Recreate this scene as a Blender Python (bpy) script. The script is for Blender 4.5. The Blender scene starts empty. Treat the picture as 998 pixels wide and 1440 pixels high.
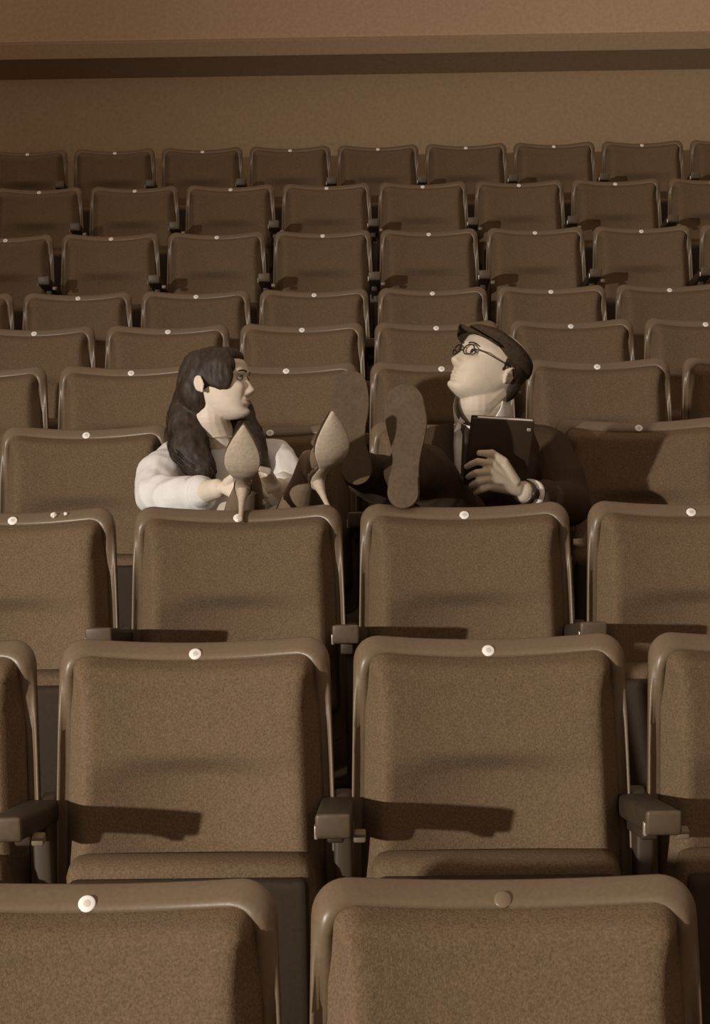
import bpy, bmesh, math, random
import numpy as np
from mathutils import Matrix, Vector, noise

random.seed(7)
C = bpy.context.scene.collection
S = bpy.context.scene
PI = math.pi

# ------------------------------------------------------------------ camera, world, lights, exposure
S.view_settings.view_transform = 'Standard'
S.view_settings.look = 'None'
S.view_settings.gamma = 1.0
S.view_settings.exposure = 0.0
S.view_settings.use_curve_mapping = False

cam = bpy.data.objects.new('camera', bpy.data.cameras.new('camera'))
C.objects.link(cam)
R_ = Vector((0.99985707, 0.00893354, -0.01435397))
U_ = Vector((0.01264096, 0.16877321, 0.98557385))
F_ = Vector((-0.01122723, 0.98561442, -0.16863616))
cam.matrix_world = Matrix(((R_.x, U_.x, -F_.x, 0.0), (R_.y, U_.y, -F_.y, 0.0), (R_.z, U_.z, -F_.z, 1.692), (0, 0, 0, 1)))
cam.data.sensor_fit = 'VERTICAL'
cam.data.sensor_height = 36.0
cam.data.lens = 2338.0 / 1440.0 * 36.0
cam.data.clip_end = 100
S.camera = cam

W = bpy.data.worlds.new('dim_hall')
S.world = W
W.use_nodes = True
W.node_tree.nodes['Background'].inputs[0].default_value = (1.0, 0.75, 0.57, 1)
W.node_tree.nodes['Background'].inputs[1].default_value = 0.455

key = bpy.data.lights.new('key_spot', 'SPOT')
key.energy = 2350
key.color = (1.0, 0.93, 0.84)
key.spot_size = math.radians(54)
key.spot_blend = 1.0
key.shadow_soft_size = 0.07
ko = bpy.data.objects.new('key_spot', key)
C.objects.link(ko)
ko.location = (-4.9, -2.5, 2.50)
tgt = Vector((0.42, 4.6, 1.12))
ko.rotation_euler = (tgt - ko.location).to_track_quat('-Z', 'Y').to_euler()

# ------------------------------------------------------------------ materials
def mat(name, col, rough=0.8, nscale=0, namp=0.0, bump=0.0, bscale=0, metallic=0.0, spec=0.3, coat=0.0,
        big=0.0, bigscale=3.0, rnd=0.0, stretch=None):
    m = bpy.data.materials.new(name)
    m.use_nodes = True
    nt = m.node_tree
    b = nt.nodes['Principled BSDF']
    b.inputs['Roughness'].default_value = rough
    b.inputs['Metallic'].default_value = metallic
    b.inputs['Specular IOR Level'].default_value = spec
    b.inputs['Coat Weight'].default_value = coat
    b.inputs['Base Color'].default_value = (*col, 1)
    tc = nt.nodes.new('ShaderNodeTexCoord')
    src = tc.outputs['Object']
    if stretch:
        mp = nt.nodes.new('ShaderNodeMapping')
        mp.inputs['Scale'].default_value = stretch
        nt.links.new(src, mp.inputs['Vector'])
        src = mp.outputs['Vector']
    fac = None
    def mul(a, bsock):
        n = nt.nodes.new('ShaderNodeMath'); n.operation = 'MULTIPLY'
        nt.links.new(a, n.inputs[0]); nt.links.new(bsock, n.inputs[1])
        return n.outputs[0]
    def vary(scale, amp, detail):
        t = nt.nodes.new('ShaderNodeTexNoise')
        t.inputs['Scale'].default_value = scale
        t.inputs['Detail'].default_value = detail
        nt.links.new(src, t.inputs['Vector'])
        r = nt.nodes.new('ShaderNodeMapRange')
        r.inputs['From Min'].default_value = 0.25; r.inputs['From Max'].default_value = 0.75
        r.inputs['To Min'].default_value = 1 - amp; r.inputs['To Max'].default_value = 1 + amp
        nt.links.new(t.outputs['Fac'], r.inputs['Value'])
        return r.outputs[0]
    if namp:
        fac = vary(nscale, namp, 2.0)
    if big:
        v = vary(bigscale, big, 3.0)
        fac = v if fac is None else mul(fac, v)
    if rnd:
        oi = nt.nodes.new('ShaderNodeObjectInfo')
        r = nt.nodes.new('ShaderNodeMapRange')
        r.inputs['To Min'].default_value = 1 - rnd; r.inputs['To Max'].default_value = 1 + rnd
        nt.links.new(oi.outputs['Random'], r.inputs['Value'])
        fac = r.outputs[0] if fac is None else mul(fac, r.outputs[0])
    if fac is not None:
        vm = nt.nodes.new('ShaderNodeVectorMath'); vm.operation = 'SCALE'
        vm.inputs[0].default_value = col
        nt.links.new(fac, vm.inputs['Scale'])
        nt.links.new(vm.outputs['Vector'], b.inputs['Base Color'])
    if bump:
        t = nt.nodes.new('ShaderNodeTexNoise')
        t.inputs['Scale'].default_value = bscale
        t.inputs['Detail'].default_value = 3
        nt.links.new(src, t.inputs['Vector'])
        bp = nt.nodes.new('ShaderNodeBump')
        bp.inputs['Strength'].default_value = bump
        bp.inputs['Distance'].default_value = 0.002
        nt.links.new(t.outputs['Fac'], bp.inputs['Height'])
        nt.links.new(bp.outputs['Normal'], b.inputs['Normal'])
    return m

M = {}
M['fabric'] = mat('seat_fabric', (0.140, 0.094, 0.056), 0.95, 260, 0.30, 0.5, 420, spec=0.1, big=0.06, bigscale=5, rnd=0.05)
M['shell'] = mat('seat_shell', (0.150, 0.104, 0.063), 0.38, 160, 0.10, 0.08, 200, spec=0.45, big=0.06, bigscale=9, rnd=0.04)
M['pan'] = mat('seat_pan', (0.036, 0.023, 0.013), 0.75, 120, 0.15, spec=0.3)
M['dark_metal'] = mat('dark_metal', (0.050, 0.033, 0.020), 0.5, spec=0.4)
M['arm_end'] = mat('armrest_end_wood', (0.095, 0.066, 0.041), 0.45, 60, 0.15, spec=0.4)
M['arm'] = mat('armrest_wood', (0.040, 0.026, 0.015), 0.6, 60, 0.2, spec=0.4, stretch=(1, 0.15, 1))
M['arm_tip'] = mat('armrest_bolt_metal', (0.22, 0.17, 0.115), 0.45, metallic=0.3)
M['steel'] = mat('steel', (0.62, 0.54, 0.44), 0.35, metallic=0.6, spec=0.6)
M['badge'] = mat('badge_enamel', (0.85, 0.82, 0.78), 0.35, spec=0.6)
M['badge_dull'] = mat('dull_badge', (0.17, 0.12, 0.075), 0.35, spec=0.6)  # dull brown variant of the badge colour
M['badge_grey'] = mat('badge_mark', (0.62, 0.56, 0.49), 0.5)
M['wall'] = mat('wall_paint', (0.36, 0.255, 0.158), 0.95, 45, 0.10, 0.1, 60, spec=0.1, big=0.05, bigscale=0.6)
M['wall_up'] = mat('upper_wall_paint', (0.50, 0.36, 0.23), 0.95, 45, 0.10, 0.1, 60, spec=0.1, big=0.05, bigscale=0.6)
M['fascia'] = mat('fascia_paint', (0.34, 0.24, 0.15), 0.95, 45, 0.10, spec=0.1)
M['soffit'] = mat('soffit_shade', (0.27, 0.185, 0.112), 0.95, 45, 0.10, spec=0.1)  # darker tone stands in for shade on the underside of the overhang
M['floor'] = mat('floor_carpet', (0.06, 0.042, 0.027), 0.98, 200, 0.25, 0.4, 300, spec=0.05)
M['skin_w'] = mat('skin_fair', (0.70, 0.60, 0.49), 0.55, 60, 0.05, 0.05, 300, spec=0.3)
M['skin_m'] = mat('skin_warm', (0.60, 0.51, 0.40), 0.55, 60, 0.06, 0.06, 300, spec=0.3)
M['skin_leg'] = mat('stocking', (0.20, 0.14, 0.092), 0.6, 60, 0.06, spec=0.3)  # stocking tone darkened to stand in for shade around her legs
M['hair_d'] = mat('dark_hair', (0.032, 0.020, 0.012), 0.6, 90, 0.5, 0.6, 160, spec=0.4, stretch=(1, 1, 0.35))
M['knit'] = mat('white_knit', (0.74, 0.73, 0.71), 0.9, 330, 0.06, 0.5, 380, spec=0.1)
M['skirt'] = mat('pale_skirt', (0.55, 0.47, 0.38), 0.85, 120, 0.06, 0.2, 200, spec=0.1)
M['suit'] = mat('dark_suit', (0.058, 0.037, 0.022), 0.9, 300, 0.25, 0.3, 350, spec=0.15)
M['white'] = mat('white_cotton', (0.82, 0.79, 0.75), 0.8, 150, 0.04, spec=0.2)
M['tie'] = mat('dark_tie', (0.040, 0.026, 0.015), 0.5, spec=0.4)
M['felt'] = mat('cap_felt', (0.050, 0.033, 0.020), 0.85, 120, 0.3, 0.4, 220, spec=0.2)
M['leather'] = mat('black_leather', (0.036, 0.023, 0.013), 0.42, spec=0.5)
M['patent'] = mat('patent_leather', (0.050, 0.034, 0.022), 0.14, spec=0.6, coat=1.0)
M['sole_pale'] = mat('pale_leather_sole', (0.47, 0.385, 0.29), 0.6, 160, 0.14, 0.15, 240, spec=0.25)
M['sole_brown'] = mat('worn_brown_sole', (0.100, 0.069, 0.042), 0.75, 120, 0.16, 0.3, 160, spec=0.2, big=0.12, bigscale=25)
M['dark'] = mat('dark_detail', (0.028, 0.018, 0.010), 0.5)
M['lip'] = mat('lips', (0.42, 0.31, 0.24), 0.4)
M['eye'] = mat('eye_white', (0.42, 0.36, 0.29), 0.25, spec=0.6)
M['gold'] = mat('pale_metal', (0.75, 0.66, 0.52), 0.25, metallic=0.8)
M['paper'] = mat('paper', (0.75, 0.70, 0.63), 0.8)

# ------------------------------------------------------------------ mesh helpers
class MB:
    """collects closed shapes in world coordinates"""
    def __init__(self):
        self.v = []; self.f = []; self.n = 0
    def add(self, verts, faces, mtx=None):
        verts = np.asarray(verts, float)
        if mtx is not None:
            A = np.array(mtx)
            verts = verts @ A[:3, :3].T + A[:3, 3]
        self.v.append(verts)
        o = self.n
        self.f.extend([tuple(i + o for i in q) for q in faces])
        self.n += len(verts)
        return self
    def build(self, name, m, parent=None, off=(0, 0, 0), smooth=True, voxel=0, smooth_it=0, noise_amp=0, noise_scale=10, noise_fn=None):
        me = bpy.data.meshes.new(name)
        vv = np.concatenate(self.v) - np.array(off)
        me.from_pydata(vv.tolist(), [], self.f)
        me.update()
        if voxel:
            tmp = bpy.data.objects.new('remesh_source', me)
            C.objects.link(tmp)
            r = tmp.modifiers.new('r', 'REMESH'); r.mode = 'VOXEL'; r.voxel_size = voxel
            if smooth_it:
                s = tmp.modifiers.new('s', 'SMOOTH'); s.factor = 0.5; s.iterations = smooth_it
            dg = bpy.context.evaluated_depsgraph_get()
            me2 = bpy.data.meshes.new_from_object(tmp.evaluated_get(dg))
            bpy.data.objects.remove(tmp); bpy.data.meshes.remove(me)
            me = me2; me.name = name
            if noise_amp or noise_fn:
                nv = len(me.vertices)
                co = np.empty(nv * 3, 'f'); no = np.empty(nv * 3, 'f')
                me.vertices.foreach_get('co', co); me.vertices.foreach_get('normal', no)
                co = co.reshape(-1, 3); no = no.reshape(-1, 3); dd = np.empty(nv, 'f')
                for i in range(nv):
                    p = Vector(co[i].tolist())
                    if noise_fn:
                        d = noise_fn(p)
                    else:
                        d = noise.noise(p * noise_scale) + 0.5 * noise.noise(p * noise_scale * 2.3)
                    dd[i] = d * (noise_amp or 1.0)
                me.vertices.foreach_set('co', (co + no * dd[:, None]).ravel())
                me.update()
        if smooth:
            me.polygons.foreach_set('use_smooth', [True] * len(me.polygons))
        me.materials.clear()
        me.materials.append(m)
        o = bpy.data.objects.new(name, me)
        C.objects.link(o)
        if parent:
            o.parent = parent
        return o

def T(x, y, z): return Matrix.Translation((x, y, z))
def frame(origin, xdir, zdir):
    x = Vector(xdir).normalized(); z = Vector(zdir); z = (z - x * z.dot(x)).normalized(); y = z.cross(x)
    return Matrix(((x.x, y.x, z.x, origin[0]), (x.y, y.y, z.y, origin[1]), (x.z, y.z, z.z, origin[2]), (0, 0, 0, 1)))

def loft(rings, closed=True, cap=True):
    n = len(rings[0]); v = []; f = []
    for r in rings: v.extend(r)
    for i in range(len(rings) - 1):
        for j in range(n if closed else n - 1):
            k = (j + 1) % n
            f.append((i * n + j, i * n + k, (i + 1) * n + k, (i + 1) * n + j))
    if cap:
        f.append(tuple(range(n))[::-1]); f.append(tuple((len(rings) - 1) * n + j for j in range(n)))
    return v, f

def ellipsoid(c, r, nu=20, nv=14):
    rings = []
    for i in range(nv + 1):
        t = PI * (i + 0.02) / (nv + 0.04)
        rings.append([(c[0] + r[0] * math.sin(t) * math.cos(2 * PI * j / nu), c[1] + r[1] * math.sin(t) * math.sin(2 * PI * j / nu), c[2] - r[2] * math.cos(t)) for j in range(nu)])
    return loft(rings)

def tube(pts, radii, n=12, flat=None):
    """swept tube through points, closed ends"""
    P = [Vector(p) for p in pts]; rings = []
    if not hasattr(radii, '__len__'): radii = [radii] * len(P)
    up = None
    for i, p in enumerate(P):
        d = (P[min(i + 1, len(P) - 1)] - P[max(i - 1, 0)]).normalized()
        if up is None:
            up = Vector((0, 0, 1)) if abs(d.z) < 0.9 else Vector((0, 1, 0))
        a = d.cross(up)
        if a.length < 1e-4: a = d.cross(Vector((1, 0, 0)))
        a.normalize(); b = a.cross(d).normalized(); up = b
        rr = radii[i]; ra, rb = rr if hasattr(rr, '__len__') else (rr, rr)
        rings.append([tuple(p + a * (math.cos(2 * PI * k / n) * ra) + b * (math.sin(2 * PI * k / n) * rb)) for k in range(n)])
    return loft(rings)

def limb(mb, pts, radii, n=16):
    """tapered limb: spheres at joints joined by frusta (for voxel union)"""
    for i, p in enumerate(pts):
        r = radii[i]
        mb.add(*ellipsoid(p, (r, r, r), n, 10))
        if i + 1 < len(pts):
            mb.add(*tube([p, pts[i + 1]], [r, radii[i + 1]], n))

def bez(pts, n):
    """catmull-rom through points"""
    P = [Vector(p) for p in pts]; out = []
    for i in range(len(P) - 1):
        p0 = P[max(i - 1, 0)]; p1 = P[i]; p2 = P[i + 1]; p3 = P[min(i + 2, len(P) - 1)]
        for k in range(n):
            t = k / n
            out.append(0.5 * ((2 * p1) + (p2 - p0) * t + (2 * p0 - 5 * p1 + 4 * p2 - p3) * t * t + (3 * p1 - p0 - 3 * p2 + p3) * t ** 3))
    out.append(P[-1])
    return out

def rbox(c, h, r):
    """rounded box"""
    ax = []
    for k in range(3):
        a = h[k]; q = min(r, a * 0.98)
        ax.append([-a, -(a - 0.35 * q), -(a - q), (a - q), (a - 0.35 * q), a])
    idx = {}; v = []; f = []
    def vid(i, j, k):
        key = (i, j, k)
        if key not in idx:
            p = [ax[0][i], ax[1][j], ax[2][k]]; q = [0, 0, 0]; d = [0, 0, 0]
            for m in range(3):
                rr = min(r, h[m] * 0.98)
                q[m] = max(-(h[m] - rr), min(h[m] - rr, p[m])); d[m] = (p[m] - q[m]) / rr
            L = math.sqrt(sum(x * x for x in d)) or 1
            idx[key] = len(v)
            v.append(tuple(c[m] + q[m] + d[m] / L * min(r, h[m] * 0.98) for m in range(3)))
        return idx[key]
    n = 5
    for i in range(n):
        for j in range(n):
            f.append((vid(i, j, 0), vid(i, j + 1, 0), vid(i + 1, j + 1, 0), vid(i + 1, j, 0)))
            f.append((vid(i, j, n), vid(i + 1, j, n), vid(i + 1, j + 1, n), vid(i, j + 1, n)))
            f.append((vid(i, 0, j), vid(i + 1, 0, j), vid(i + 1, 0, j + 1), vid(i, 0, j + 1)))
            f.append((vid(i, n, j), vid(i, n, j + 1), vid(i + 1, n, j + 1), vid(i + 1, n, j)))
            f.append((vid(0, i, j), vid(0, i, j + 1), vid(0, i + 1, j + 1), vid(0, i + 1, j)))
            f.append((vid(n, i, j), vid(n, i + 1, j), vid(n, i + 1, j + 1), vid(n, i, j + 1)))
    return v, f

def disc(c, nrm, r, th, n=20):
    z = Vector(nrm).normalized(); x = z.orthogonal().normalized(); y = z.cross(x); c = Vector(c)
    rings = []
    for rr, d in ((r * 0.96, 0), (r, th * 0.3), (r, th * 0.7), (r * 0.88, th)):
        rings.append([tuple(c + z * d + x * (rr * math.cos(2 * PI * k / n)) + y * (rr * math.sin(2 * PI * k / n))) for k in range(n)])
    return loft(rings)

def thing(name, label, cat, loc, group=None):
    o = bpy.data.objects.new(name, None); C.objects.link(o)
    o.empty_display_size = 0.1
    o.location = loc; o['label'] = label; o['category'] = cat
    if group: o['group'] = group
    return o

def struct(name, mb, m, smooth=False):
    o = mb.build(name, m, smooth=smooth)
    o['kind'] = 'structure'
    return o

def box(x0, x1, y0, y1, z0, z1):
    v = [(x, y, z) for z in (z0, z1) for y in (y0, y1) for x in (x0, x1)]
    return v, [(0, 2, 3, 1), (4, 5, 7, 6), (0, 1, 5, 4), (2, 6, 7, 3), (0, 4, 6, 2), (1, 3, 7, 5)]

# ------------------------------------------------------------------ rows of the hall
ROW_Y = [1.995 + 0.9 * n for n in range(10)]
ROW_Z = [0.0, 0.087, 0.175, 0.261, 0.359, 0.441, 0.539, 0.791, 1.041, 1.284]
ROW_X = [-0.105, -0.060, -0.052, -0.030, -0.027, -0.009, 0.010, 0.027, 0.027, -0.208]
PITCH = 0.52

# ------------------------------------------------------------------ setting
fl = MB()
edges = [y - 0.62 for y in ROW_Y] + [12.4]
for n in range(10):
    y0 = edges[n] if n else -4.0
    fl.add(*box(-9, 9, y0, edges[n + 1], ROW_Z[n] - 0.6, ROW_Z[n]))
struct('floor', fl, M['floor'])
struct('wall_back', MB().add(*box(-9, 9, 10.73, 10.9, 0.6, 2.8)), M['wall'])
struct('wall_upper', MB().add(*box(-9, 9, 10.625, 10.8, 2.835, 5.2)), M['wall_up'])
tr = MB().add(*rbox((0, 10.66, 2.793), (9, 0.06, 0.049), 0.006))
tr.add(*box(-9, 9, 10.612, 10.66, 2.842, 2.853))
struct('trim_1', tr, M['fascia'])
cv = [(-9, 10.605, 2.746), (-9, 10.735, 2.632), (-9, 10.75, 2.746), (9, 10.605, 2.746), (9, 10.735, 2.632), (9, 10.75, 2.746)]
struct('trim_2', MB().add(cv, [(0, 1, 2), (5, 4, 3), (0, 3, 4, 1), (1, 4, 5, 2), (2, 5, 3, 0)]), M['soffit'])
struct('wall_left', MB().add(*box(-9.15, -9, -4, 11.8, -0.6, 5.2)), M['wall'])
struct('wall_right', MB().add(*box(9, 9.15, -4, 11.8, -0.6, 5.2)), M['wall'])

# ------------------------------------------------------------------ theatre seat
RECL = 0.21
def outline_pt(u, v, a_top, a_bot, h0, h1, r, dip):
    """radial square grid -> rounded rectangle point (x, h)"""
    m = max(abs(u), abs(v))
    if m < 1e-6: return 0.0, (h0 + h1) / 2, 0.0
    U, V = u / m, v / m
    b = (h1 - h0) / 2; a = (a_top + a_bot) / 2
    x, h = U * a, V * b
    qx = max(-(a - r), min(a - r, x)); qh = max(-(b - r), min(b - r, h))
    dx, dh = x - qx, h - qh; L = math.hypot(dx, dh)
    if L > 1e-9: x, h = qx + dx / L * r, qh + dh / L * r
    x *= (a_bot + (a_top - a_bot) * (h + b) / (2 * b)) / a
    if h > 0: h -= dip * (1 - (x / a) ** 2) * (h / b)
    return x * m, h * m + (h0 + h1) / 2, m

def field(us, vs, a_top, a_bot, h0, h1, r, dip, depth, conc, back):
    """closed heightfield solid: front surface depth(m, x, h), back at depth 'back' (follows the bend)"""
    nu, nv = len(us), len(vs); v = []; f = []
    def bend(x, h, d): return (x, d - RECL * (0.88 - h) - conc * (x / 0.23) ** 2, h)
    for side in (0, 1):
        for vv in vs:
            for uu in us:
                x, h, m = outline_pt(uu, vv, a_top, a_bot, h0, h1, r, dip)
                d = depth(m, x, h, vv / m if m > 1e-6 else 0) if side == 0 else back(m, x, vv / m if m > 1e-6 else 0)
                v.append(bend(x, h, d))
    N = nu * nv
    for j in range(nv - 1):
        for i in range(nu - 1):
            q = (j * nu + i, j * nu + i + 1, (j + 1) * nu + i + 1, (j + 1) * nu + i)
            f.append(q); f.append(tuple(N + k for k in q[::-1]))
    rim = [i for i in range(nu)] + [j * nu + nu - 1 for j in range(1, nv)] + [(nv - 1) * nu + i for i in range(nu - 2, -1, -1)] + [j * nu for j in range(nv - 2, 0, -1)]
    for k in range(len(rim)):
        a, b = rim[k], rim[(k + 1) % len(rim)]
        f.append((b, a, N + a, N + b))
    return v, f

def interp(tab, x):
    for (x0, y0), (x1, y1) in zip(tab, tab[1:]):
        if x <= x1: return y0 + (y1 - y0) * max(0, (x - x0)) / (x1 - x0)
    return tab[-1][1]

US = [-1, -.99, -.975, -.955, -.93, -.9, -.86, -.82, -.76, -.6, -.4, -.2, 0, .2, .4, .6, .76, .82, .86, .9, .93, .955, .975, .99, 1]
VS_PAD = [-1, -.97, -.94, -.9, -.86, -.82, -.6, -.4, -.2, -.06, .02, .07, .11, .145, .175, .2, .225, .25, .32, .42, .55, .7, .82, .86, .9, .94, .97, .99, 1]
SH = [(0, 0.0), (.955, 0.0), (.968, -.003), (.98, -.008), (.988, -.0105), (.995, -.0105), (1.0, -.007)]
PD = [(0, -.070), (.80, -.070), (.83, -.0685), (.86, -.062), (.89, -.051), (.92, -.038), (.955, -.022), (.98, -.011), (1.0, .0)]
def smooth(a, b, x):
    t = max(0, min(1, (x - a) / (b - a)))
    return t * t * (3 - 2 * t)
ST = [(0, 0.0), (.82, 0.0), (.86, -.008), (.89, -.022), (.91, -.030), (.93, -.030), (.955, -.022), (.975, -.0135), (.988, -.006), (.996, .001), (1.0, .006)]
def shell_depth(m, x, h, V):
    t = smooth(.35, .98, V)
    return interp(SH, m) * (1 - t) + interp(ST, m) * t - .006 * smooth(.1, .98, V) * (x / .23) ** 2
def pad_depth(m, x, h, V):
    d = interp(PD, 1 - (1 - m) * (1 + .9 * smooth(.75, .95, abs(V))))
    # the lower panel is hollowed out, leaving a soft curved ledge under the upper panel
    low = smooth(0, .055, .705 - h) * max(0, 1 - (x / .178) ** 2) * .030 * (.55 + .45 * smooth(.42, .62, h))
    lip = .004 * math.exp(-((h - .715) / .02) ** 2) * max(0, 1 - (x / .178) ** 2)
    return d + (low if m < .86 else low * max(0, (1 - m) / .14)) - lip

def seat_label(row, pos, extra=None):
    o = ['first', 'second', 'third', 'fourth', 'fifth', 'sixth', 'seventh', 'eighth', 'ninth', 'tenth']
    return 'brown upholstered tip-up theatre seat, %s row from the front, %s from the left' % (o[row], o[pos])

def make_seat(down=False):
    t = thing('theatre_seat', 'x', 'theatre seat', (0, 0, 0), 'rows of theatre seats')
    MB().add(*field(US, US, .238, .251, .36, .898, .048, .024, shell_depth, .032, lambda m, x, V: .015 - .006 * max(0, (m - .9) / .1) - .006 * smooth(.1, .98, V) * (x / .23) ** 2)).build('seat_shell', M['shell'], t)
    MB().add(*field(US, VS_PAD, .216, .229, .42, .880, .032, .023, pad_depth, .044, lambda m, x, V: .006)).build('backrest_pad', M['fabric'], t)
    if not down:
        MB().add(*rbox((0, -.196, .345), (.212, .043, .205), .030)).build('seat_cushion', M['fabric'], t)
        MB().add(*rbox((0, -.249, .325), (.203, .018, .205), .016)).build('seat_pan', M['pan'], t)
    else:
        MB().add(*rbox((0, -.36, .345), (.212, .205, .043), .030)).build('seat_cushion', M['fabric'], t)
        MB().add(*rbox((0, -.36, .292), (.203, .20, .018), .016)).build('seat_pan', M['pan'], t)
    ax = PITCH / 2
    MB().add(*tube([(-ax + .018, -.17, .27), (ax, -.17, .27)], .012, 10)).build('hinge_bar', M['dark_metal'], t)
    st = MB().add(*rbox((ax, -.11, .31), (.016, .06, .31), .008)).add(*rbox((ax, -.14, .012), (.035, .13, .012), .006))
    sd = st.build('standard', M['dark_metal'], t)
    def shear(vf):                                   # the armrest rises a little towards its front end
        return [(x, y, z - .26 * (y + .375)) for x, y, z in vf[0]], vf[1]
    a = MB().add(*shear(rbox((ax - .010, -.222, .670), (.029, .175, .021), .010))).build('armrest', M['arm'], t)
    MB().add(*shear(rbox((ax - .010, -.17, .640), (.014, .10, .014), .005))).build('armrest_bracket', M['dark_metal'], a)
    MB().add(*shear(rbox((ax - .010, -.3935, .6695), (.0285, .0065, .0205), .006))).build('armrest_end', M['arm_end'], a)
    MB().add(*rbox((ax + .031, -.335, .636), (.010, .012, .008), .003)).build('armrest_bolt', M['arm_tip'], a)
    MB().add(*rbox((ax - .0375, -.385, .662), (.003, .006, .011), .002)).build('armrest_end_plate', M['steel'], a)
    # round number badge on the shell rim
    nrm = Vector((0, -.72, .70)).normalized()
    c = Vector((0, -.0275, .8610))
    bd = MB().add(*disc(c, nrm, .0112, .0032)).build('number_badge', M['badge'], t)
    mk = MB()
    mk.add(*disc(c + nrm * .0029, nrm, .0048, .0006, 14), T(0, 0, 0))
    mk.build('badge_mark', M['badge_grey'], bd)
    return t

def kids(o): return [c for c in bpy.data.objects if c.parent == o]
def dup(src, tree):
    r = src.copy(); C.objects.link(r)
    for ch, gs in tree:
        c = ch.copy(); C.objects.link(c); c.parent = r
        for g in gs:
            d = g.copy(); C.objects.link(d); d.parent = c
    return r

KR = [(-1, 0), (-2, 1), (-2, 1), (-2, 1), (-3, 2), (-3, 2), (-4, 2), (-4, 3), (-4, 3), (-4, 4)]
EXTRA = {
    (0, -1): 'brown theatre seat at bottom left, nearest row, bright round badge on its rim',
    (0, 0): 'brown theatre seat at bottom right, nearest row, with a dull brown badge on its rim',
    (2, -1): 'brown theatre seat directly in front of the woman, her high heels propped on its rim',
    (2, 0): 'brown theatre seat directly in front of the man, his left shoe resting on its rim',
    (3, -1): 'brown theatre seat with lowered cushion that the long-haired woman sits in',
    (3, 0): 'brown theatre seat with lowered cushion that the man in the cap sits in',
    (3, 1): "brown theatre seat beside the man, mostly covered by his dark shadow",
}
used = set(); protos = {}
for n in range(10):
    for q, k in enumerate(range(KR[n][0], KR[n][1] + 1)):
        down = n == 3 and k in (-1, 0)
        if down not in protos:
            r = make_seat(down); protos[down] = (r, [(c, kids(c)) for c in kids(r)])
        else:
            r = dup(*protos[down])
        if (n, k) == (0, 0):                             # this seat's badge is dull brown and carries no mark
            for c in kids(r):
                if c.name.startswith('number_badge'):
                    c.data = c.data.copy(); c.data.materials[0] = M['badge_dull']; c['label'] = 'dull brown badge without a mark'
                    for g in kids(c): bpy.data.objects.remove(g)
        r.location = (ROW_X[n] + (k + .5) * PITCH, ROW_Y[n], ROW_Z[n])
        r['label'] = EXTRA.get((n, k)) or seat_label(n, q)

# ------------------------------------------------------------------ people: shared head
HZ = [(-.122, -.052, -.030, .006), (-.118, -.070, -.018, .020), (-.110, -.082, 0.0, .033), (-.098, -.085, .018, .044), (-.085, -.083, .035, .052), (-.068, -.086, .050, .059), (-.05, -.087, .062, .064),
      (-.03, -.088, .078, .068), (-.01, -.088, .090, .072), (.012, -.087, .096, .075), (.035, -.092, .098, .0765), (.06, -.089, .096, .075), (.085, -.076, .086, .066), (.104, -.052, .068, .049), (.115, -.02, .044, .027), (.118, .0, .022, .008)]
def head_mesh(smile=0.0, nose=1.0):
    zs = np.concatenate([np.linspace(-.122, .118, 110)])
    hz = np.array(HZ); nt = 120; rings = []
    for z in zs:
        f = np.interp(z, hz[:, 0], hz[:, 1]); b = np.interp(z, hz[:, 0], hz[:, 2]); w = np.interp(z, hz[:, 0], hz[:, 3])
        yc = (f + b) / 2; a = (b - f) / 2; ring = []
        for j in range(nt):
            th = 2 * PI * j / nt
            s, c = math.sin(th), math.cos(th); e = 2 / 2.25
            x = w * math.copysign(abs(s) ** e, s); y = yc - a * math.copysign(abs(c) ** e, c)
            fr = max(0.0, c) ** 0.5
            d = 0.0; dx = 0.0
            g = lambda x0, z0, sx, sz: math.exp(-((abs(x) - x0) / sx) ** 2 - ((z - z0) / sz) ** 2)
            # nose
            if -.05 < z < .022:
                if z > -.033: t = (.022 - z) / .055; pr = .026 * t ** 1.15; sg = .0075 + .0075 * t
                else: t = (z + .05) / .017; pr = .026 * max(0, t) ** .6; sg = .0155
                d += nose * pr * math.exp(-(abs(x) / sg) ** 2.6)
            d += nose * .007 * g(.0135, -.0375, .006, .007)
            d -= .011 * g(.031, .008, .017, .012)                 # sockets
            d += .004 * g(.028, .030, .026, .008)                 # brow
            lx = .021 + .006 * smile; lz = -.068 + .30 * smile * max(0, abs(x) - .008)
            d += .0065 * math.exp(-(x / lx) ** 4 - ((z - lz - .0045) / .0045) ** 2)
            d += .0070 * math.exp(-(x / (lx * .9)) ** 4 - ((z - lz + .0065) / .005) ** 2)
            d -= .005 * math.exp(-(x / (lx * 1.1)) ** 4 - ((z - lz) / .0022) ** 2)
            d -= .0035 * smile * math.exp(-((abs(x) - .024 - .25 * (-.042 - z)) / .0035) ** 2 - ((z + .052) / .014) ** 2)
            d += .007 * g(0, -.102, .018, .013)                    # chin
            d -= .003 * g(0, -.086, .02, .006)
            d += (.004 + .006 * smile) * g(.042, -.022, .018, .02)  # cheek
            ring.append((x, y - d * fr, z))
        rings.append(ring)
    return loft(rings)

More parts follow.
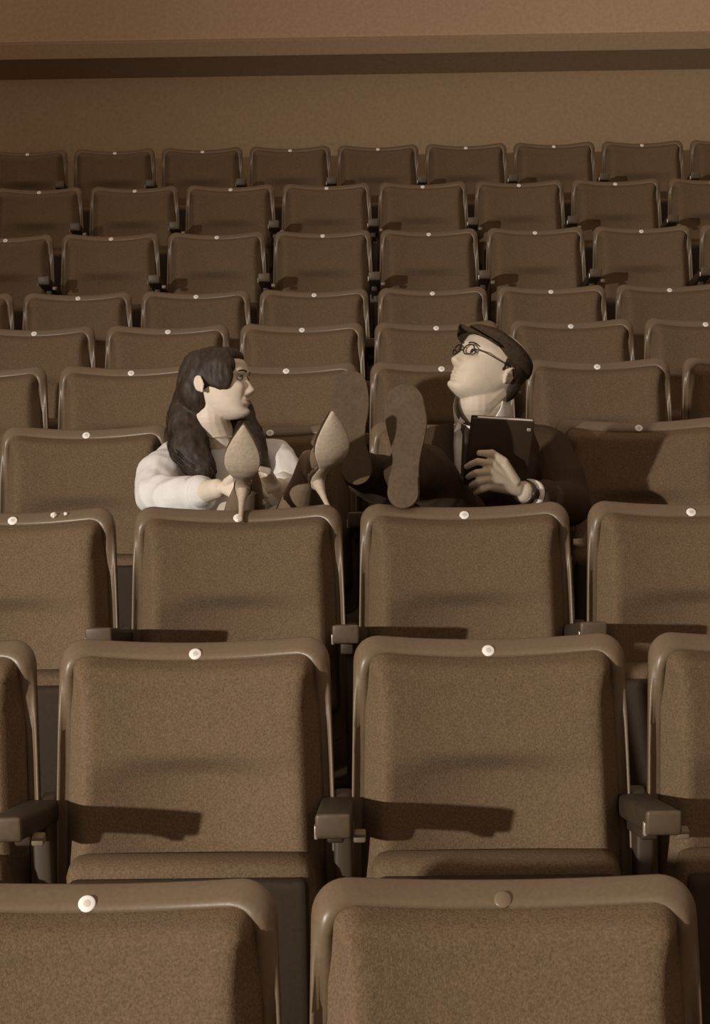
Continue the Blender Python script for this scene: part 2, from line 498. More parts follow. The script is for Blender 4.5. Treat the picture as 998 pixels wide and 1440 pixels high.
def ear_shape(mb, s, Mx):
    """s=+1/-1 side; flattened bowl with rolled rim and lobe"""
    E = Mx @ T(s * .074, .018, -.010) @ Matrix.Diagonal((1.15, .84, .86, 1)) @ Matrix.Rotation(s * .45, 4, 'Z') @ Matrix.Rotation(-.18, 4, 'X')
    mb.add(*ellipsoid((s * .003, .006, .002), (.0055, .0195, .031), 20, 14), E)
    rim = [(s * (.0068 - .002 * abs(t - .9) / 1.9), .006 + .0185 * math.sin(t), .005 + .0285 * math.cos(t)) for t in np.linspace(-1.0, 2.8, 18)]
    mb.add(*tube(rim, [.0030] + [.0042] * 16 + [.0030], 8), E)
    inner = [(s * .0072, .004 + .010 * math.sin(t), .001 + .015 * math.cos(t)) for t in np.linspace(-.4, 2.6, 12)]
    mb.add(*tube(inner, .0028, 8), E)
    mb.add(*ellipsoid((s * .0045, .001, -.024), (.0052, .0085, .0105), 14, 10), E)
    mb.add(*ellipsoid((s * .004, -.010, -.004), (.0050, .0050, .0085), 12, 8), E)

def hand(mb, wrist, knuckles, tips, mids, thumb, pr=.012, fr=.0082):
    """wrist point, 4 knuckles, 4 mid joints, 4 tips, thumb chain"""
    wv = Vector(wrist)
    for k, i, t in zip(knuckles, mids, tips):
        limb(mb, [wv.lerp(Vector(k), .12), Vector(k)], [pr * 1.25, pr], 12)
        kk, ii, tt = Vector(k), Vector(i), Vector(t)
        limb(mb, [kk, ii, ii.lerp(tt, .55) + (ii - (kk + tt) / 2) * .12, tt], [fr * 1.15, fr, fr * .93, fr * .8], 10)
    limb(mb, thumb, [pr * 1.15] + [fr * 1.2] * (len(thumb) - 2) + [fr * .9], 10)

# ------------------------------------------------------------------ shoe builders (frame: +x toe, +z foot above the sole, ground at z=0)
def stations(tab, n):
    xs = np.linspace(tab[0][0], tab[-1][0], n)
    t = np.array(tab)
    return xs, [np.interp(xs, t[:, 0], t[:, k]) for k in range(1, t.shape[1])]

def pump(name, label, org, toe, nrm, parent, off):
    """high heeled pump; org = ground point under the heel tip"""
    Fm = frame(org, toe, nrm)
    root = bpy.data.objects.new(name, None); C.objects.link(root); root.parent = parent
    root['label'] = label
    #      x     z_sole half_w  wall height  closed
    tab = [(-.012, .098, .010, .030), (-.006, .098, .017, .046), (.012, .096, .0215, .050), (.035, .086, .0205, .044), (.065, .063, .0175, .034), (.095, .036, .0185, .027), (.12, .016, .026, .024), (.145, .006, .0355, .024), (.165, .003, .040, .027),
           (.185, .003, .0395, .034), (.205, .004, .0345, .031), (.230, .006, .024, .024), (.25, .009, .013, .016), (.262, .011, .006, .010), (.268, .012, .0015, .005)]
    xs, (zs, ws, hs) = stations(tab, 44)
    rings = []
    for x, z, w, h in zip(xs, zs, ws, hs):
        rings.append([(x, w * 1.02 * math.copysign(abs(math.cos(t)) ** .8, math.cos(t)), z + .004 + (h * max(0, math.sin(t)) ** .75 if math.sin(t) > 0 else .003 * math.sin(t))) for t in np.linspace(0, 2 * PI, 24, endpoint=False)])
    MB().add(*loft(rings), Fm).build('shoe_upper', M['patent'], root, off)
    rings = []
    for x, z, w, h in zip(xs, zs, ws, hs):
        ww = w * (1.0 if x > .1 else .86)
        rings.append([(x, ww, z + .004), (x, ww * 1.0, z + .001), (x, ww * .94, z - .001), (x, 0, z - .0015), (x, -ww * .94, z - .001), (x, -ww, z + .001), (x, -ww, z + .004), (x, 0, z + .005)])
    MB().add(*loft(rings), Fm).build('sole', M['sole_pale'], root, off)
    rings = []
    for t, rx, ry, x in ((0, .0050, .0055, 0.0), (.012, .0048, .0053, .0), (.04, .0062, .0062, .0005), (.065, .009, .0085, .003), (.085, .014, .013, .007), (.1, .022, .0185, .012)):
        rings.append([(x + rx * math.cos(a), ry * math.sin(a), t) for a in np.linspace(0, 2 * PI, 16, endpoint=False)])
    MB().add(*loft(rings), Fm).build('stiletto_heel', M['sole_pale'], root, off)
    return Fm

def oxford(name, label, org, toe, nrm, parent, off, mirror=1):
    Fm = frame(org, toe, nrm)
    root = bpy.data.objects.new(name, None); C.objects.link(root); root.parent = parent
    root['label'] = label
    tab = [(0, .004, 0.0), (.004, .018, 0.0), (.015, .030, 0.0), (.04, .0355, 0.0), (.065, .034, 0.0), (.09, .029, .002), (.115, .0285, .004), (.15, .036, .004), (.185, .0455, .002), (.215, .0475, 0.0), (.245, .043, -.003), (.27, .031, -.004), (.283, .017, -.004), (.288, .004, -.004)]
    t = np.array(tab)
    xs = np.concatenate([.036 * (1 - np.cos(np.linspace(0, PI / 2, 12))), np.linspace(.036, .245, 24)[1:-1], .245 + .043 * np.sin(np.linspace(0, PI / 2, 12))])
    ws = np.interp(xs, t[:, 0], t[:, 1]); cs = np.interp(xs, t[:, 0], t[:, 2]) * mirror
    for _ in range(5):
        w2 = ws.copy(); w2[1:-1] = (ws[:-2] + ws[1:-1] * 2 + ws[2:]) / 4; ws = w2
    ws = np.where(xs < .036, .0352 * np.sqrt(np.clip(1 - ((.036 - xs) / .036) ** 2, .0004, 1)), ws)
    ws = np.where(xs > .245, ws[np.argmin(abs(xs - .245))] * np.sqrt(np.clip(1 - ((xs - .245) / .043) ** 2, .0004, 1)), ws)
    def slab(mb, x0, x1, za, zb, grow=0.0):
        rings = []
        for x, w, c in zip(xs, ws, cs):
            if x0 <= x <= x1:
                w = w + grow
                rings.append([(x, c + w * s, z) for s, z in ((1, zb), (1.0, za + .002), (.96, za), (.5, za - .0003), (-.5, za - .0003), (-.96, za), (-1.0, za + .002), (-1, zb))])
        mb.add(*loft(rings), Fm)
    mb = MB(); slab(mb, 0, .3, .018, .026, .002); mb.build('sole', M['sole_brown'], root, off, smooth=False)
    mb = MB(); slab(mb, 0, .078, 0.0, .019, .001); mb.build('heel', M['sole_brown'], root, off, smooth=False)
    rings = []
    hh = [(0, .045), (.02, .075), (.06, .085), (.11, .082), (.15, .066), (.2, .048), (.25, .036), (.28, .022), (.288, .010)]
    h = np.array(hh)
    for x, w, c in zip(xs, ws, cs):
        H = np.interp(x, h[:, 0], h[:, 1])
        rings.append([(x, c + (w * .97) * math.copysign(abs(math.cos(a)) ** .7, math.cos(a)), .026 + (H * max(0, math.sin(a)) ** .8 if math.sin(a) > 0 else .001 * math.sin(a))) for a in np.linspace(0, 2 * PI, 20, endpoint=False)])
    MB().add(*loft(rings), Fm).build('shoe_upper', M['leather'], root, off)
    lc = MB()
    for k in range(4):
        x = .125 + .018 * k; z = .026 + np.interp(x, h[:, 0], h[:, 1]) + .001
        lc.add(*tube([(x, -.014, z - .004), (x, 0, z + .001), (x, .014, z - .004)], .0018, 6), Fm)
    lc.build('shoelace', M['dark'], root, off)
    return Fm

def fold_noise(s, amp):
    def fn(p):
        q = Vector((p.x * s, p.y * s, p.z * s * .55))
        r = 1 - abs(noise.noise(q)) * 2
        return amp * (r * .7 + .4 * noise.noise(q * 2.1 + Vector((3, 1, 7))))
    return fn

# ------------------------------------------------------------------ the woman
WO = Vector((-.30, 4.42, ROW_Z[3]))
wom = thing('person', 'woman with long dark hair and pale sweater, smiling sideways, feet up in heels', 'person', WO, 'couple sitting in the fourth row')
hs = Matrix.Diagonal((.93, .94, .80, 1))
HWm = Matrix.Rotation(math.radians(77), 4, 'Z') @ Matrix.Rotation(math.radians(14), 4, 'Y') @ Matrix.Rotation(math.radians(-7), 4, 'X') @ hs
nose_l = Vector((0, -.118, -.034))
HW = Matrix.Translation(Vector((-.304, 4.40, 1.270)) - (HWm @ nose_l)) @ HWm
b = MB()
b.add(*head_mesh(1.0, .88), HW)
ear_shape(b, -1, HW @ T(-.011, 0, 0)); ear_shape(b, 1, HW)
nb = Vector((-.400, 4.485, 1.075))
limb(b, [tuple(HW @ Vector((0, .030, -.045))), tuple(HW @ Vector((0, .028, -.10))), tuple(nb)], [.050, .046, .050])
limb(b, [tuple(nb), (-.39, 4.48, .98), (-.34, 4.46, .84), (-.30, 4.43, .77)], [.052, .085, .085, .10])
limb(b, [(-.40, 4.48, 1.07), (-.52, 4.45, 1.06)], [.05, .042]); limb(b, [(-.40, 4.49, 1.07), (-.285, 4.50, 1.07)], [.05, .042])
limb(b, [(-.525, 4.45, 1.06), (-.55, 4.27, 1.012), (-.42, 4.105, 1.046), (-.387, 4.06, 1.060)], [.042, .036, .029, .025])
limb(b, [(-.28, 4.50, 1.06), (-.225, 4.36, .99), (-.241, 4.20, 1.040)], [.042, .034, .024])
# right hand resting on her shin, fingers forward; left hand near the knee
hand(b, (-.372, 4.045, 1.066), [(-.318, 4.015, 1.090), (-.318, 4.005, 1.076), (-.322, 4.0, 1.062), (-.330, 4.0, 1.048)],
     [(-.262, 3.985, 1.072), (-.258, 3.975, 1.052), (-.266, 3.975, 1.036), (-.284, 3.98, 1.024)],
     [(-.284, 3.99, 1.094), (-.282, 3.978, 1.076), (-.288, 3.975, 1.058), (-.302, 3.978, 1.040)],
     [(-.358, 4.03, 1.080), (-.335, 4.0, 1.104), (-.306, 3.985, 1.110)], .011, .0074)
hand(b, (-.244, 4.175, 1.048), [(-.280, 4.135, 1.082), (-.284, 4.13, 1.068), (-.284, 4.125, 1.054), (-.280, 4.125, 1.040)],
     [(-.330, 4.10, 1.066), (-.334, 4.09, 1.050), (-.332, 4.09, 1.034), (-.322, 4.09, 1.020)],
     [(-.310, 4.11, 1.084), (-.314, 4.10, 1.068), (-.312, 4.10, 1.050), (-.305, 4.10, 1.034)],
     [(-.254, 4.155, 1.064), (-.262, 4.12, 1.094), (-.285, 4.10, 1.104)], .011, .0074)
# legs
A1 = Vector((-.298, 3.925, 1.088)); A2 = Vector((-.165, 3.930, 1.095))
LEGS = [([(-.36, 4.42, .76), (-.335, 4.14, .955), (-.315, 4.03, 1.015), tuple(A1)], [.078, .050, .047, .029]),
        ([(-.26, 4.42, .76), (-.215, 4.14, .935), (-.190, 4.03, 1.005), tuple(A2)], [.078, .050, .047, .029])]

t1 = Vector((.085, -.52, .855)).normalized(); n1 = Vector((0, .855, .52))
S1 = frame((-.305, 3.745, 1.034), t1, n1)
t2 = Vector((.06, -.47, .87)).normalized(); n2 = Vector((-.30, .81, .50))
S2 = frame((-.100, 3.765, 1.052), t2, n2)
for Fm in (S1, S2):
    foot = [Fm @ Vector(p) for p in ((.012, 0, .128), (.05, 0, .118), (.10, 0, .083), (.15, 0, .045), (.19, 0, .026))]
    LEGS.append(([tuple(p) for p in foot], [.020, .022, .022, .019, .010]))
for Fm, an in ((S1, A1), (S2, A2)):
    LEGS.append(([tuple(Fm @ Vector((.012, 0, .130))), tuple(Fm @ Vector((.022, 0, .165))), tuple(an)], [.021, .025, .029]))
for pts, rr in LEGS: limb(b, pts, rr)
body = b.build('body', M['skin_w'], wom, WO, voxel=.0026, smooth_it=2)

sg = MB()
for pts, rr in LEGS: limb(sg, pts, [r + .003 for r in rr])
sg.build('stockings', M['skin_leg'], wom, WO, voxel=.0035, smooth_it=2)
# sweater
k = MB()
k.add(*ellipsoid((-.395, 4.475, .975), (.155, .105, .17), 28, 20))
k.add(*ellipsoid((-.33, 4.44, .80), (.15, .125, .14), 24, 16))
limb(k, [(-.455, 4.475, 1.075), (-.525, 4.452, 1.072), (-.565, 4.36, 1.045), (-.566, 4.265, 1.010)], [.056, .062, .062, .054])
limb(k, [(-.566, 4.265, 1.010), (-.51, 4.19, 1.020), (-.440, 4.125, 1.038)], [.054, .050, .043])
limb(k, [(-.34, 4.49, 1.075), (-.275, 4.505, 1.070), (-.235, 4.43, 1.03), (-.224, 4.36, .995), (-.238, 4.27, 1.022)], [.056, .058, .054, .048, .042])
limb(k, [(-.40, 4.485, 1.075), (-.402, 4.478, 1.125)], [.066, .052])
k.build('sweater', M['knit'], wom, WO, voxel=.005, smooth_it=4, noise_fn=fold_noise(16, .008))
cuff = MB()
cuff.add(*tube([(-.452, 4.14, 1.035), (-.436, 4.121, 1.039), (-.428, 4.111, 1.041)], [.046, .0465, .0445], 24))
cuff.build('sleeve_cuff', M['knit'], wom, WO)
# skirt over lap and thighs
sk = MB()
limb(sk, [(-.34, 4.43, .75), (-.345, 4.28, .86), (-.335, 4.14, .965)], [.13, .098, .068])
limb(sk, [(-.28, 4.43, .75), (-.235, 4.28, .85), (-.22, 4.14, .94)], [.13, .098, .068])
sk.build('skirt', M['skirt'], wom, WO, voxel=.006, smooth_it=4, noise_fn=fold_noise(14, .004))
# face details
def face_bits(HM, person, off, skinm, brow=True, eye_open=True):
    for s in (-1, 1):
        e = MB().add(*ellipsoid((s * .0305, -.0748, .0075), (.0125, .0115, .0080), 16, 12), HM).build('eye', M['eye'], person, off)
        MB().add(*ellipsoid((s * .0305, -.0838, .0075), (.0050, .0030, .0052), 12, 8), HM).build('iris', M['dark'], e, off)
        lid = MB().add(*tube([(s * (.0305 + dx), -.0852 + abs(dx) * .40, .0138 - dx * dx * 40) for dx in np.linspace(-.0125, .0125, 9)], .0021, 6), HM)
        lid.build('eyelash', M['dark'], person, off)
        bw = MB().add(*tube([(s * (.013 + .036 * t), -.0935 + .016 * t * t, .0300 + .0045 * math.sin(t * 3.0) - .004 * t) for t in np.linspace(0, 1, 8)], [(.0016, .0026)] * 6 + [(.0013, .002), (.0008, .001)], 8), HM)
        bw.build('eyebrow', M['hair_d'], person, off)
face_bits(HW, wom, WO, M['skin_w'])
lp = MB()
for dz, w in ((.004, .023), (-.006, .020)):
    lp.add(*tube([(x, -.0905 + 6.5 * x * x, -.068 + dz + .25 * max(0, abs(x) - .008)) for x in np.linspace(-w, w, 11)], [.0008, .0014, .0024, .0030, .0032, .0030, .0032, .0030, .0024, .0014, .0008], 8), HW)
lp.build('lips', M['lip'], wom, WO)
# necklace
nk = MB()
ncx = nb.lerp(HW @ Vector((0, .028, -.10)), .55)
nk.add(*tube([(ncx.x + .054 * math.cos(t), ncx.y + .054 * math.sin(t), ncx.z - .006 - .008 * math.cos(t + 1.57 + PI)) for t in np.linspace(0, 2 * PI, 40)], .0032, 6))
nk.build('necklace', M['gold'], wom, WO)
# hair
h = MB()
h.add(*ellipsoid((0, .018, .032), (.0865, .096, .098), 28, 20), HW)
h.add(*ellipsoid((0, -.018, .084), (.068, .066, .040), 24, 16), HW)
h.add(*ellipsoid((0, .050, -.01), (.080, .066, .10), 24, 18), HW)
h.add(*ellipsoid((-.066, -.034, .020), (.019, .036, .052), 18, 14), HW)
h.add(*ellipsoid((.068, -.036, .014), (.020, .034, .060), 18, 14), HW)
h.add(*ellipsoid((-.058, -.040, .052), (.030, .036, .036), 18, 14), HW)
back = HW @ Vector((0, .085, .02))
fall = [(-.466, 4.485, 1.29), (-.484, 4.46, 1.240), (-.496, 4.42, 1.178), (-.486, 4.365, 1.115), (-.452, 4.325, 1.072), (-.437, 4.318, 1.046)]
for p, q, ra, rb in zip(fall, fall[1:], (.045, .052, .056, .052, .038), (.052, .056, .052, .038, .018)):
    limb(h, [p, q], [ra, rb])
limb(h, [(-.40, 4.545, 1.25), (-.37, 4.53, 1.18), (-.335, 4.44, 1.12), (-.318, 4.385, 1.06), (-.322, 4.36, 1.0)], [.05, .052, .050, .045, .02])
def hair_n(p):
    q = Vector((p.x * 34, p.y * 34, p.z * 13 + 1.2 * noise.noise(p * 9)))
    return .0060 * noise.noise(q) + .003 * noise.noise(q * 2.2)
h.build('hair', M['hair_d'], wom, WO, voxel=.004, smooth_it=2, noise_fn=hair_n)
st = MB()
for i in range(260):
    a = random.uniform(0, 2 * PI); rr = .70 + .26 * random.random()
    pts = []
    ph = random.uniform(0, 6)
    for j, p in enumerate(bez(fall, 4)):
        t = j / 20
        R = (.046 + .012 * math.sin(t * PI)) * (1 - .55 * max(0, t - .6) / .4)
        w = .006 * math.sin(ph + j * .9)
        pts.append(p + Vector((math.cos(a) * R * rr + w, math.sin(a) * R * rr * .9 - .004, .006 * math.sin(ph + j * .5))))
    if random.random() < .6: pts = pts[:random.randint(14, 21)]
    st.add(*tube(pts, [.0011] * (len(pts) - 1) + [.0003], 4))
o = st.build('hair_strands', M['hair_d'], wom, WO); o['kind'] = 'stuff'

pump('high_heel_shoe', 'dark pump with pale pointed sole facing forward, standing upright', (-.305, 3.745, 1.034), t1, n1, wom, WO)
pump('high_heel_shoe', 'glossy dark pump turned sideways beside the man\'s shoe', (-.100, 3.765, 1.052), t2, n2, wom, WO)

# ------------------------------------------------------------------ the man
MO = Vector((.25, 4.40, ROW_Z[3]))
man = thing('person', 'man in dark suit, tie and cap, head tipped back, shoe soles facing forward', 'person', MO, 'couple sitting in the fourth row')
HMm = Matrix.Rotation(math.radians(-62), 4, 'Z') @ Matrix.Rotation(math.radians(-4), 4, 'Y') @ Matrix.Rotation(math.radians(-32), 4, 'X') @ Matrix.Diagonal((.96, .99, .88, 1))
HM = Matrix.Translation(Vector((.206, 4.33, 1.355)) - (HMm @ Vector((0, -.116, -.034)))) @ HMm
b = MB()
b.add(*head_mesh(0.1, 1.0), HM)
ear_shape(b, -1, HM); ear_shape(b, 1, HM)
nb = Vector((.318, 4.475, 1.14))
limb(b, [tuple(HM @ Vector((0, .035, -.04))), tuple(HM @ Vector((0, .012, -.105))), tuple(nb.lerp(HM @ Vector((0, .012, -.105)), .4)), tuple(nb)], [.054, .050, .051, .055])
limb(b, [tuple(nb), (.315, 4.475, 1.02), (.28, 4.45, .85), (.25, 4.42, .78)], [.06, .09, .09, .09])
limb(b, [(.32, 4.475, 1.10), (.19, 4.455, 1.095)], [.055, .045]); limb(b, [(.32, 4.475, 1.10), (.46, 4.485, 1.085)], [.055, .045])
limb(b, [(.468, 4.485, 1.08), (.512, 4.33, .965), (.405, 4.15, 1.012), (.374, 4.112, 1.034)], [.045, .038, .032, .028])
limb(b, [(.185, 4.455, 1.085), (.125, 4.31, .95), (.165, 4.14, .905)], [.045, .038, .028])
hand(b, (.366, 4.100, 1.040), [(.292, 4.050, 1.115), (.285, 4.042, 1.097), (.285, 4.042, 1.078), (.290, 4.047, 1.060)],
     [(.230, 4.052, 1.108), (.233, 4.044, 1.084), (.240, 4.040, 1.063), (.252, 4.040, 1.046)],
     [(.256, 4.028, 1.124), (.252, 4.018, 1.098), (.256, 4.016, 1.076), (.264, 4.022, 1.056)],
     [(.350, 4.082, 1.066), (.322, 4.058, 1.120), (.292, 4.05, 1.140), (.262, 4.056, 1.141)], .0135, .0090)
hand(b, (.168, 4.13, .905), [(.172, 4.06, .925), (.19, 4.055, .92), (.208, 4.06, .915), (.222, 4.07, .905)],
     [(.19, 3.985, .885), (.212, 3.98, .882), (.234, 3.985, .878), (.246, 4.01, .872)],
     [(.178, 4.02, .920), (.20, 4.012, .916), (.222, 4.018, .910), (.236, 4.035, .9)],
     [(.150, 4.11, .915), (.135, 4.06, .93), (.145, 4.025, .92)], .013, .009)
HR = Vector((.19, 4.40, .78)); HL = Vector((.30, 4.40, .78))
AR = Vector((-.028, 4.010, 1.100)); AL = Vector((.073, 3.865, 1.118))
limb(b, [tuple(HR), (.085, 4.20, 1.03), tuple(AR)], [.075, .05, .027])
limb(b, [tuple(HL), (.125, 4.11, 1.10), tuple(AL)], [.075, .05, .027])
OR = ((-.036, 3.920, 1.088)); tR = Vector((-.095, .36, .93)); nR = Vector((.05, .92, -.36))
OL = ((.066, 3.762, 1.056)); tL = Vector((.045, .22, .97)); nL = Vector((.10, .97, -.22))
sk2 = MB()
for o_, t_, n_, an in ((OR, tR, nR, AR), (OL, tL, nL, AL)):
    Fm = frame(o_, t_, n_)
    fp = [tuple(an), tuple(Fm @ Vector((.045, 0, .075))), tuple(Fm @ Vector((.12, 0, .055))), tuple(Fm @ Vector((.2, 0, .040)))]
    limb(b, fp, [.026, .018, .015, .010])
    limb(sk2, fp, [.036, .030, .025, .016])
b.build('body', M['skin_m'], man, MO, voxel=.0026, smooth_it=2)
sk2.build('socks', M['suit'], man, MO, voxel=.004, smooth_it=2)
oxford('dress_shoe', 'dark shoe with brown sole on the left, beside the woman\'s heel', OR, tR, nR, man, MO, -1)
oxford('dress_shoe', 'dark shoe with brown sole on the right, its heel on the seat rim', OL, tL, nL, man, MO, 1)
face_bits(HM, man, MO, M['skin_m'])
lp = MB()
for dz, w in ((.003, .018), (-.0055, .016)):
    lp.add(*tube([(x, -.0880 + 7.5 * x * x, -.068 + dz) for x in np.linspace(-w, w, 11)], [.0006, .0012, .0019, .0023, .0024, .0023, .0024, .0023, .0019, .0012, .0006], 8), HM)
lp.build('lips', M['lip'], man, MO)
# trousers
t = MB()
t.add(*ellipsoid((.25, 4.42, .80), (.17, .12, .12), 24, 16))
limb(t, [tuple(HR), (.085, 4.20, 1.03), (.02, 4.10, 1.07), (-.022, 4.025, 1.098)], [.10, .073, .062, .050])
limb(t, [tuple(HL), (.125, 4.11, 1.085), (.098, 3.98, 1.115), (.078, 3.895, 1.118)], [.10, .073, .062, .052])
t.build('trousers', M['suit'], man, MO, voxel=.006, smooth_it=3, noise_fn=fold_noise(14, .005))
# jacket
j = MB()
j.add(*ellipsoid((.318, 4.475, 1.00), (.175, .112, .165), 28, 20))
j.add(*ellipsoid((.27, 4.43, .84), (.175, .125, .15), 28, 20))
limb(j, [(.245, 4.465, 1.115), (.182, 4.455, 1.098), (.140, 4.37, 1.015), (.122, 4.31, .955), (.160, 4.17, .91)], [.055, .066, .062, .058, .048])
limb(j, [(.392, 4.475, 1.115), (.470, 4.485, 1.085), (.502, 4.40, 1.02), (.514, 4.33, .965), (.440, 4.205, .995), (.412, 4.165, 1.008)], [.055, .068, .064, .060, .052, .047])
j.add(*ellipsoid((.32, 4.50, 1.125), (.085, .055, .045), 20, 14))
j.build('jacket', M['suit'], man, MO, voxel=.005, smooth_it=4, noise_fn=fold_noise(13, .005))
# shirt: collar, front, cuff
sh = MB()
cz = nb.lerp(HM @ Vector((0, .012, -.105)), .84)
cdir = ((HM @ Vector((0, .012, -.105))) - nb).normalized()
rings = []
for dd, rr in ((-.055, .080), (-.015, .075), (.018, .068), (.021, .0655), (-.0, .064), (-.055, .066)):
    c0 = cz + cdir * dd; x = Vector((1, 0, 0)); x = (x - cdir * x.dot(cdir)).normalized(); y = cdir.cross(x)
    rings.append([tuple(c0 + x * (rr * math.cos(a)) + y * (rr * math.sin(a)) - cdir * (.012 * max(0, math.cos(a - 4.2)))) for a in np.linspace(0, 2 * PI, 36, endpoint=False)])
sh.add(*loft(rings))
sh.build('shirt_collar', M['white'], man, MO)
def strip(rows, th):
    """thick sheet from rows of (left point, right point), thickness back along +y"""
    v = []; f = []
    for a, c in rows:
        a = Vector(a); c = Vector(c); m = (a + c) / 2 + Vector((0, -th * .6, 0))
        v += [tuple(a), tuple(m), tuple(c), tuple(c + Vector((0, th, 0))), tuple(a + Vector((0, th, 0)))]
    n = len(rows)
    for i in range(n - 1):
        for k in range(5):
            f.append((i * 5 + k, i * 5 + (k + 1) % 5, (i + 1) * 5 + (k + 1) % 5, (i + 1) * 5 + k))
    f.append((4, 3, 2, 1, 0)); f.append(tuple((n - 1) * 5 + k for k in range(5)))
    return v, f
sf = MB().add(*strip([((.212, 4.400, 1.172), (.335, 4.400, 1.172)), ((.206, 4.362, 1.13), (.325, 4.362, 1.13)), ((.208, 4.338, 1.08), (.305, 4.338, 1.08)), ((.212, 4.332, 1.02), (.275, 4.332, 1.02)), ((.225, 4.33, .96), (.245, 4.33, .96))], .02))
sf.build('shirt_front', M['white'], man, MO)
for pts in ([(.232, 4.372, 1.196), (.214, 4.352, 1.158), (.250, 4.350, 1.176)], [(.262, 4.372, 1.194), (.318, 4.352, 1.160), (.305, 4.40, 1.2)]):
    v = [Vector(p) for p in pts]; v2 = [p + Vector((0, .006, 0)) for p in v]
    MB().add([tuple(p) for p in v + v2], [(0, 1, 2), (5, 4, 3), (0, 3, 4, 1), (1, 4, 5, 2), (2, 5, 3, 0)]).build('collar_point', M['white'], man, MO, smooth=False)
tie = MB().add(*strip([((.234, 4.352, 1.182), (.262, 4.352, 1.182)), ((.232, 4.340, 1.165), (.256, 4.340, 1.160)), ((.236, 4.338, 1.150), (.252, 4.338, 1.150)), ((.232, 4.322, 1.10), (.258, 4.322, 1.10)), ((.230, 4.316, 1.04), (.262, 4.316, 1.04)), ((.234, 4.316, .98), (.262, 4.316, .98))], .008))
tie.build('necktie', M['tie'], man, MO)
for rows in ([((.150, 4.40, 1.165), (.215, 4.388, 1.178)), ((.150, 4.352, 1.12), (.212, 4.345, 1.12)), ((.145, 4.328, 1.07), (.213, 4.322, 1.07)), ((.170, 4.318, 1.01), (.222, 4.316, 1.01)), ((.205, 4.314, .95), (.238, 4.314, .95))],
             [((.330, 4.40, 1.180), (.40, 4.41, 1.165)), ((.315, 4.350, 1.12), (.40, 4.362, 1.12)), ((.298, 4.326, 1.07), (.385, 4.338, 1.07)), ((.272, 4.318, 1.01), (.335, 4.322, 1.01)), ((.240, 4.315, .95), (.285, 4.315, .95))]):
    MB().add(*strip(rows, .012)).build('lapel', M['suit'], man, MO)
cf = MB().add(*tube([(.420, 4.178, 1.004), (.396, 4.143, 1.022), (.388, 4.132, 1.026)], [.040, .0395, .038], 24)).build('shirt_cuff', M['white'], man, MO)
wd = (Vector((.374, 4.112, 1.034)) - Vector((.405, 4.15, 1.012))).normalized()
wc = Vector((.378, 4.117, 1.031))
wt = MB().add(*tube([wc - wd * .009, wc - wd * .007, wc + wd * .007, wc + wd * .009], [.030, .0335, .0330, .0295], 24)).build('watch_strap', M['leather'], man, MO)
wn = Vector((-.35, -.85, .4)).normalized(); wn = (wn - wd * wn.dot(wd)).normalized()
MB().add(*disc(wc + wn * .030, wn, .014, .008)).build('watch_case', M['leather'], man, MO)
# short hair under the cap
hr = MB()
hr.add(*ellipsoid((0, .024, .030), (.0805, .083, .082), 24, 18), HM)
hr.add(*ellipsoid((0, .060, -.02), (.066, .040, .055), 20, 14), HM)
for s in (-1, 1): hr.add(*ellipsoid((s * .0705, .0, .020), (.0065, .009, .028), 12, 10), HM)
hr.build('hair', M['hair_d'], man, MO, voxel=.004, smooth_it=2, noise_amp=.002, noise_scale=60)
# flat cap
cp = MB()
cp.add(*ellipsoid((0, -.006, .070), (.098, .106, .034), 32, 18), HM @ Matrix.Rotation(math.radians(-9), 4, 'X'))
cp.add(*ellipsoid((0, .010, .056), (.090, .098, .044), 32, 18), HM @ Matrix.Rotation(math.radians(-9), 4, 'X'))
cpo = cp.build('cap', M['felt'], man, MO, voxel=.004, smooth_it=3, noise_amp=.002, noise_scale=18)
vz = MB(); rings = []
for t_ in np.linspace(0, 1, 8):
    y = -.075 - .068 * math.sin(t_ * PI / 2); w = .082 * math.cos(t_ * PI / 2 * .93) + .004
    z0 = .054 - .006 * t_
    rings.append([(w * s, y + .030 * abs(s) ** 2.2 * (1 - .3 * t_), z0 - .012 * s * s + dz) for s, dz in [(s, .0025) for s in np.linspace(-1, 1, 9)] + [(s, -.0025) for s in np.linspace(1, -1, 9)]])
vz.add(*loft(rings), HM @ Matrix.Rotation(math.radians(-8), 4, 'X'))
vz.build('cap_brim', M['felt'], cpo, MO)
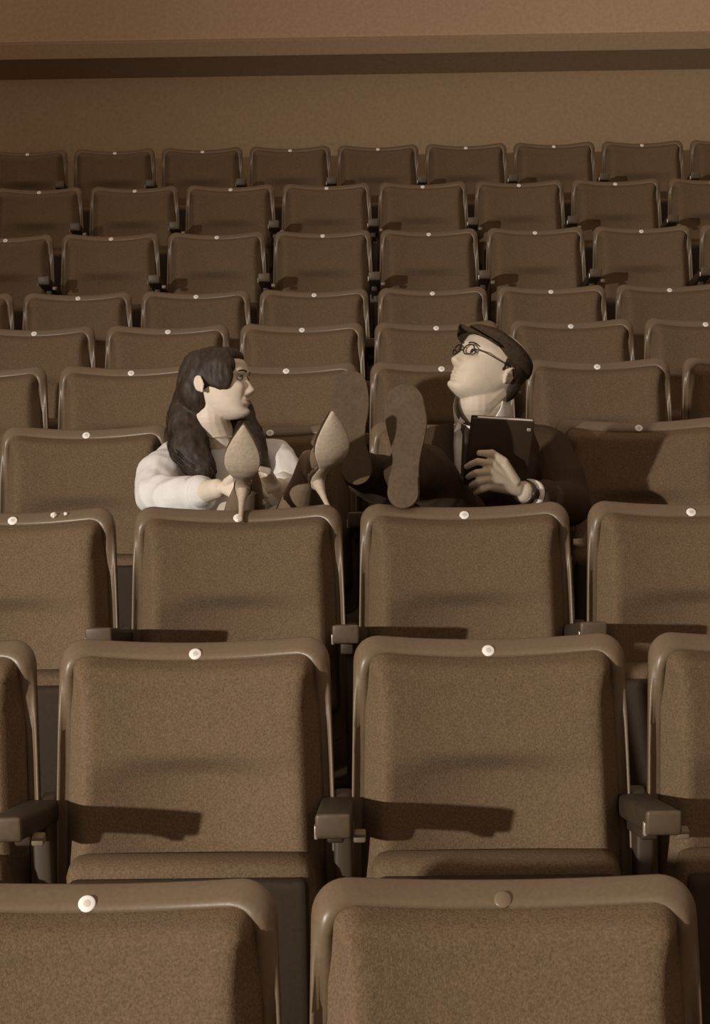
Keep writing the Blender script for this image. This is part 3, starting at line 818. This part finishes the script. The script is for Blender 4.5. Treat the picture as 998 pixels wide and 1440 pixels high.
# glasses
gl = MB()
for s in (-1, 1):
    gl.add(*tube([(s * (.032 + .0205 * math.cos(a)), -.0985 + .16 * (.0205 * (math.cos(a) + 1)), .007 + .0165 * math.sin(a)) for a in np.linspace(0, 2 * PI, 25)], .0019, 6), HM)
    gl.add(*tube([(s * .052, -.092, .011), (s * .074, -.066, .013), (s * .0815, .0, .015), (s * .080, .026, .013)], .0016, 6), HM)
gl.add(*tube([(-.0115, -.0985, .010), (0, -.103, .013), (.0115, -.0985, .010)], .0018, 6), HM)
gl.build('eyeglasses', M['dark'], man, MO)

# ------------------------------------------------------------------ the dark folder he holds
fo = thing('folder', 'black folder with pale pages held upright in front of the man\'s chest', 'folder', (.313, 4.12, 1.04))
FF = Matrix.Translation((.313, 4.115, 1.135)) @ Matrix.Rotation(math.radians(6), 4, 'Z') @ Matrix.Rotation(math.radians(5), 4, 'Y') @ Matrix.Rotation(math.radians(13), 4, 'X')
inv = (.313, 4.12, 1.04)
MB().add(*rbox((0, -.009, 0), (.078, .003, .090), .0028), FF).build('front_cover', M['leather'], fo, inv)
MB().add(*rbox((0, .009, 0), (.078, .003, .090), .0028), FF).build('back_cover', M['leather'], fo, inv)
MB().add(*rbox((.006, 0, 0.001), (.069, .006, .0885), .001), FF).build('pages', M['paper'], fo, inv)
MB().add(*rbox((.066, -.0135, .068), (.005, .002, .004), .0015), FF).build('clasp', M['steel'], fo, inv)

# ------------------------------------------------------------------ small pale scraps on a seat rim at the left
for i, (x, y, z, r, lab) in enumerate(((-.737, 3.768, 1.049, .0065, 'larger pale scrap on the rim of the third-row seat at far left'), (-.709, 3.765, 1.052, .0042, 'tiny pale scrap on the third-row seat rim, right of the larger scrap'))):
    v, f = ellipsoid((0, 0, 0), (r * 1.1, r * .8, r), 10, 7)
    v = [tuple(Vector(p) * (1 + .25 * noise.noise(Vector(p) * 300 + Vector((i, 0, 0))))) for p in v]
    o = MB().add(v, f).build('pale_scrap', M['paper'], None, smooth=False)
    o.location = (x, y, z)
    o['label'] = lab; o['category'] = 'paper scrap'; o['group'] = 'pale scraps on the seat rim'
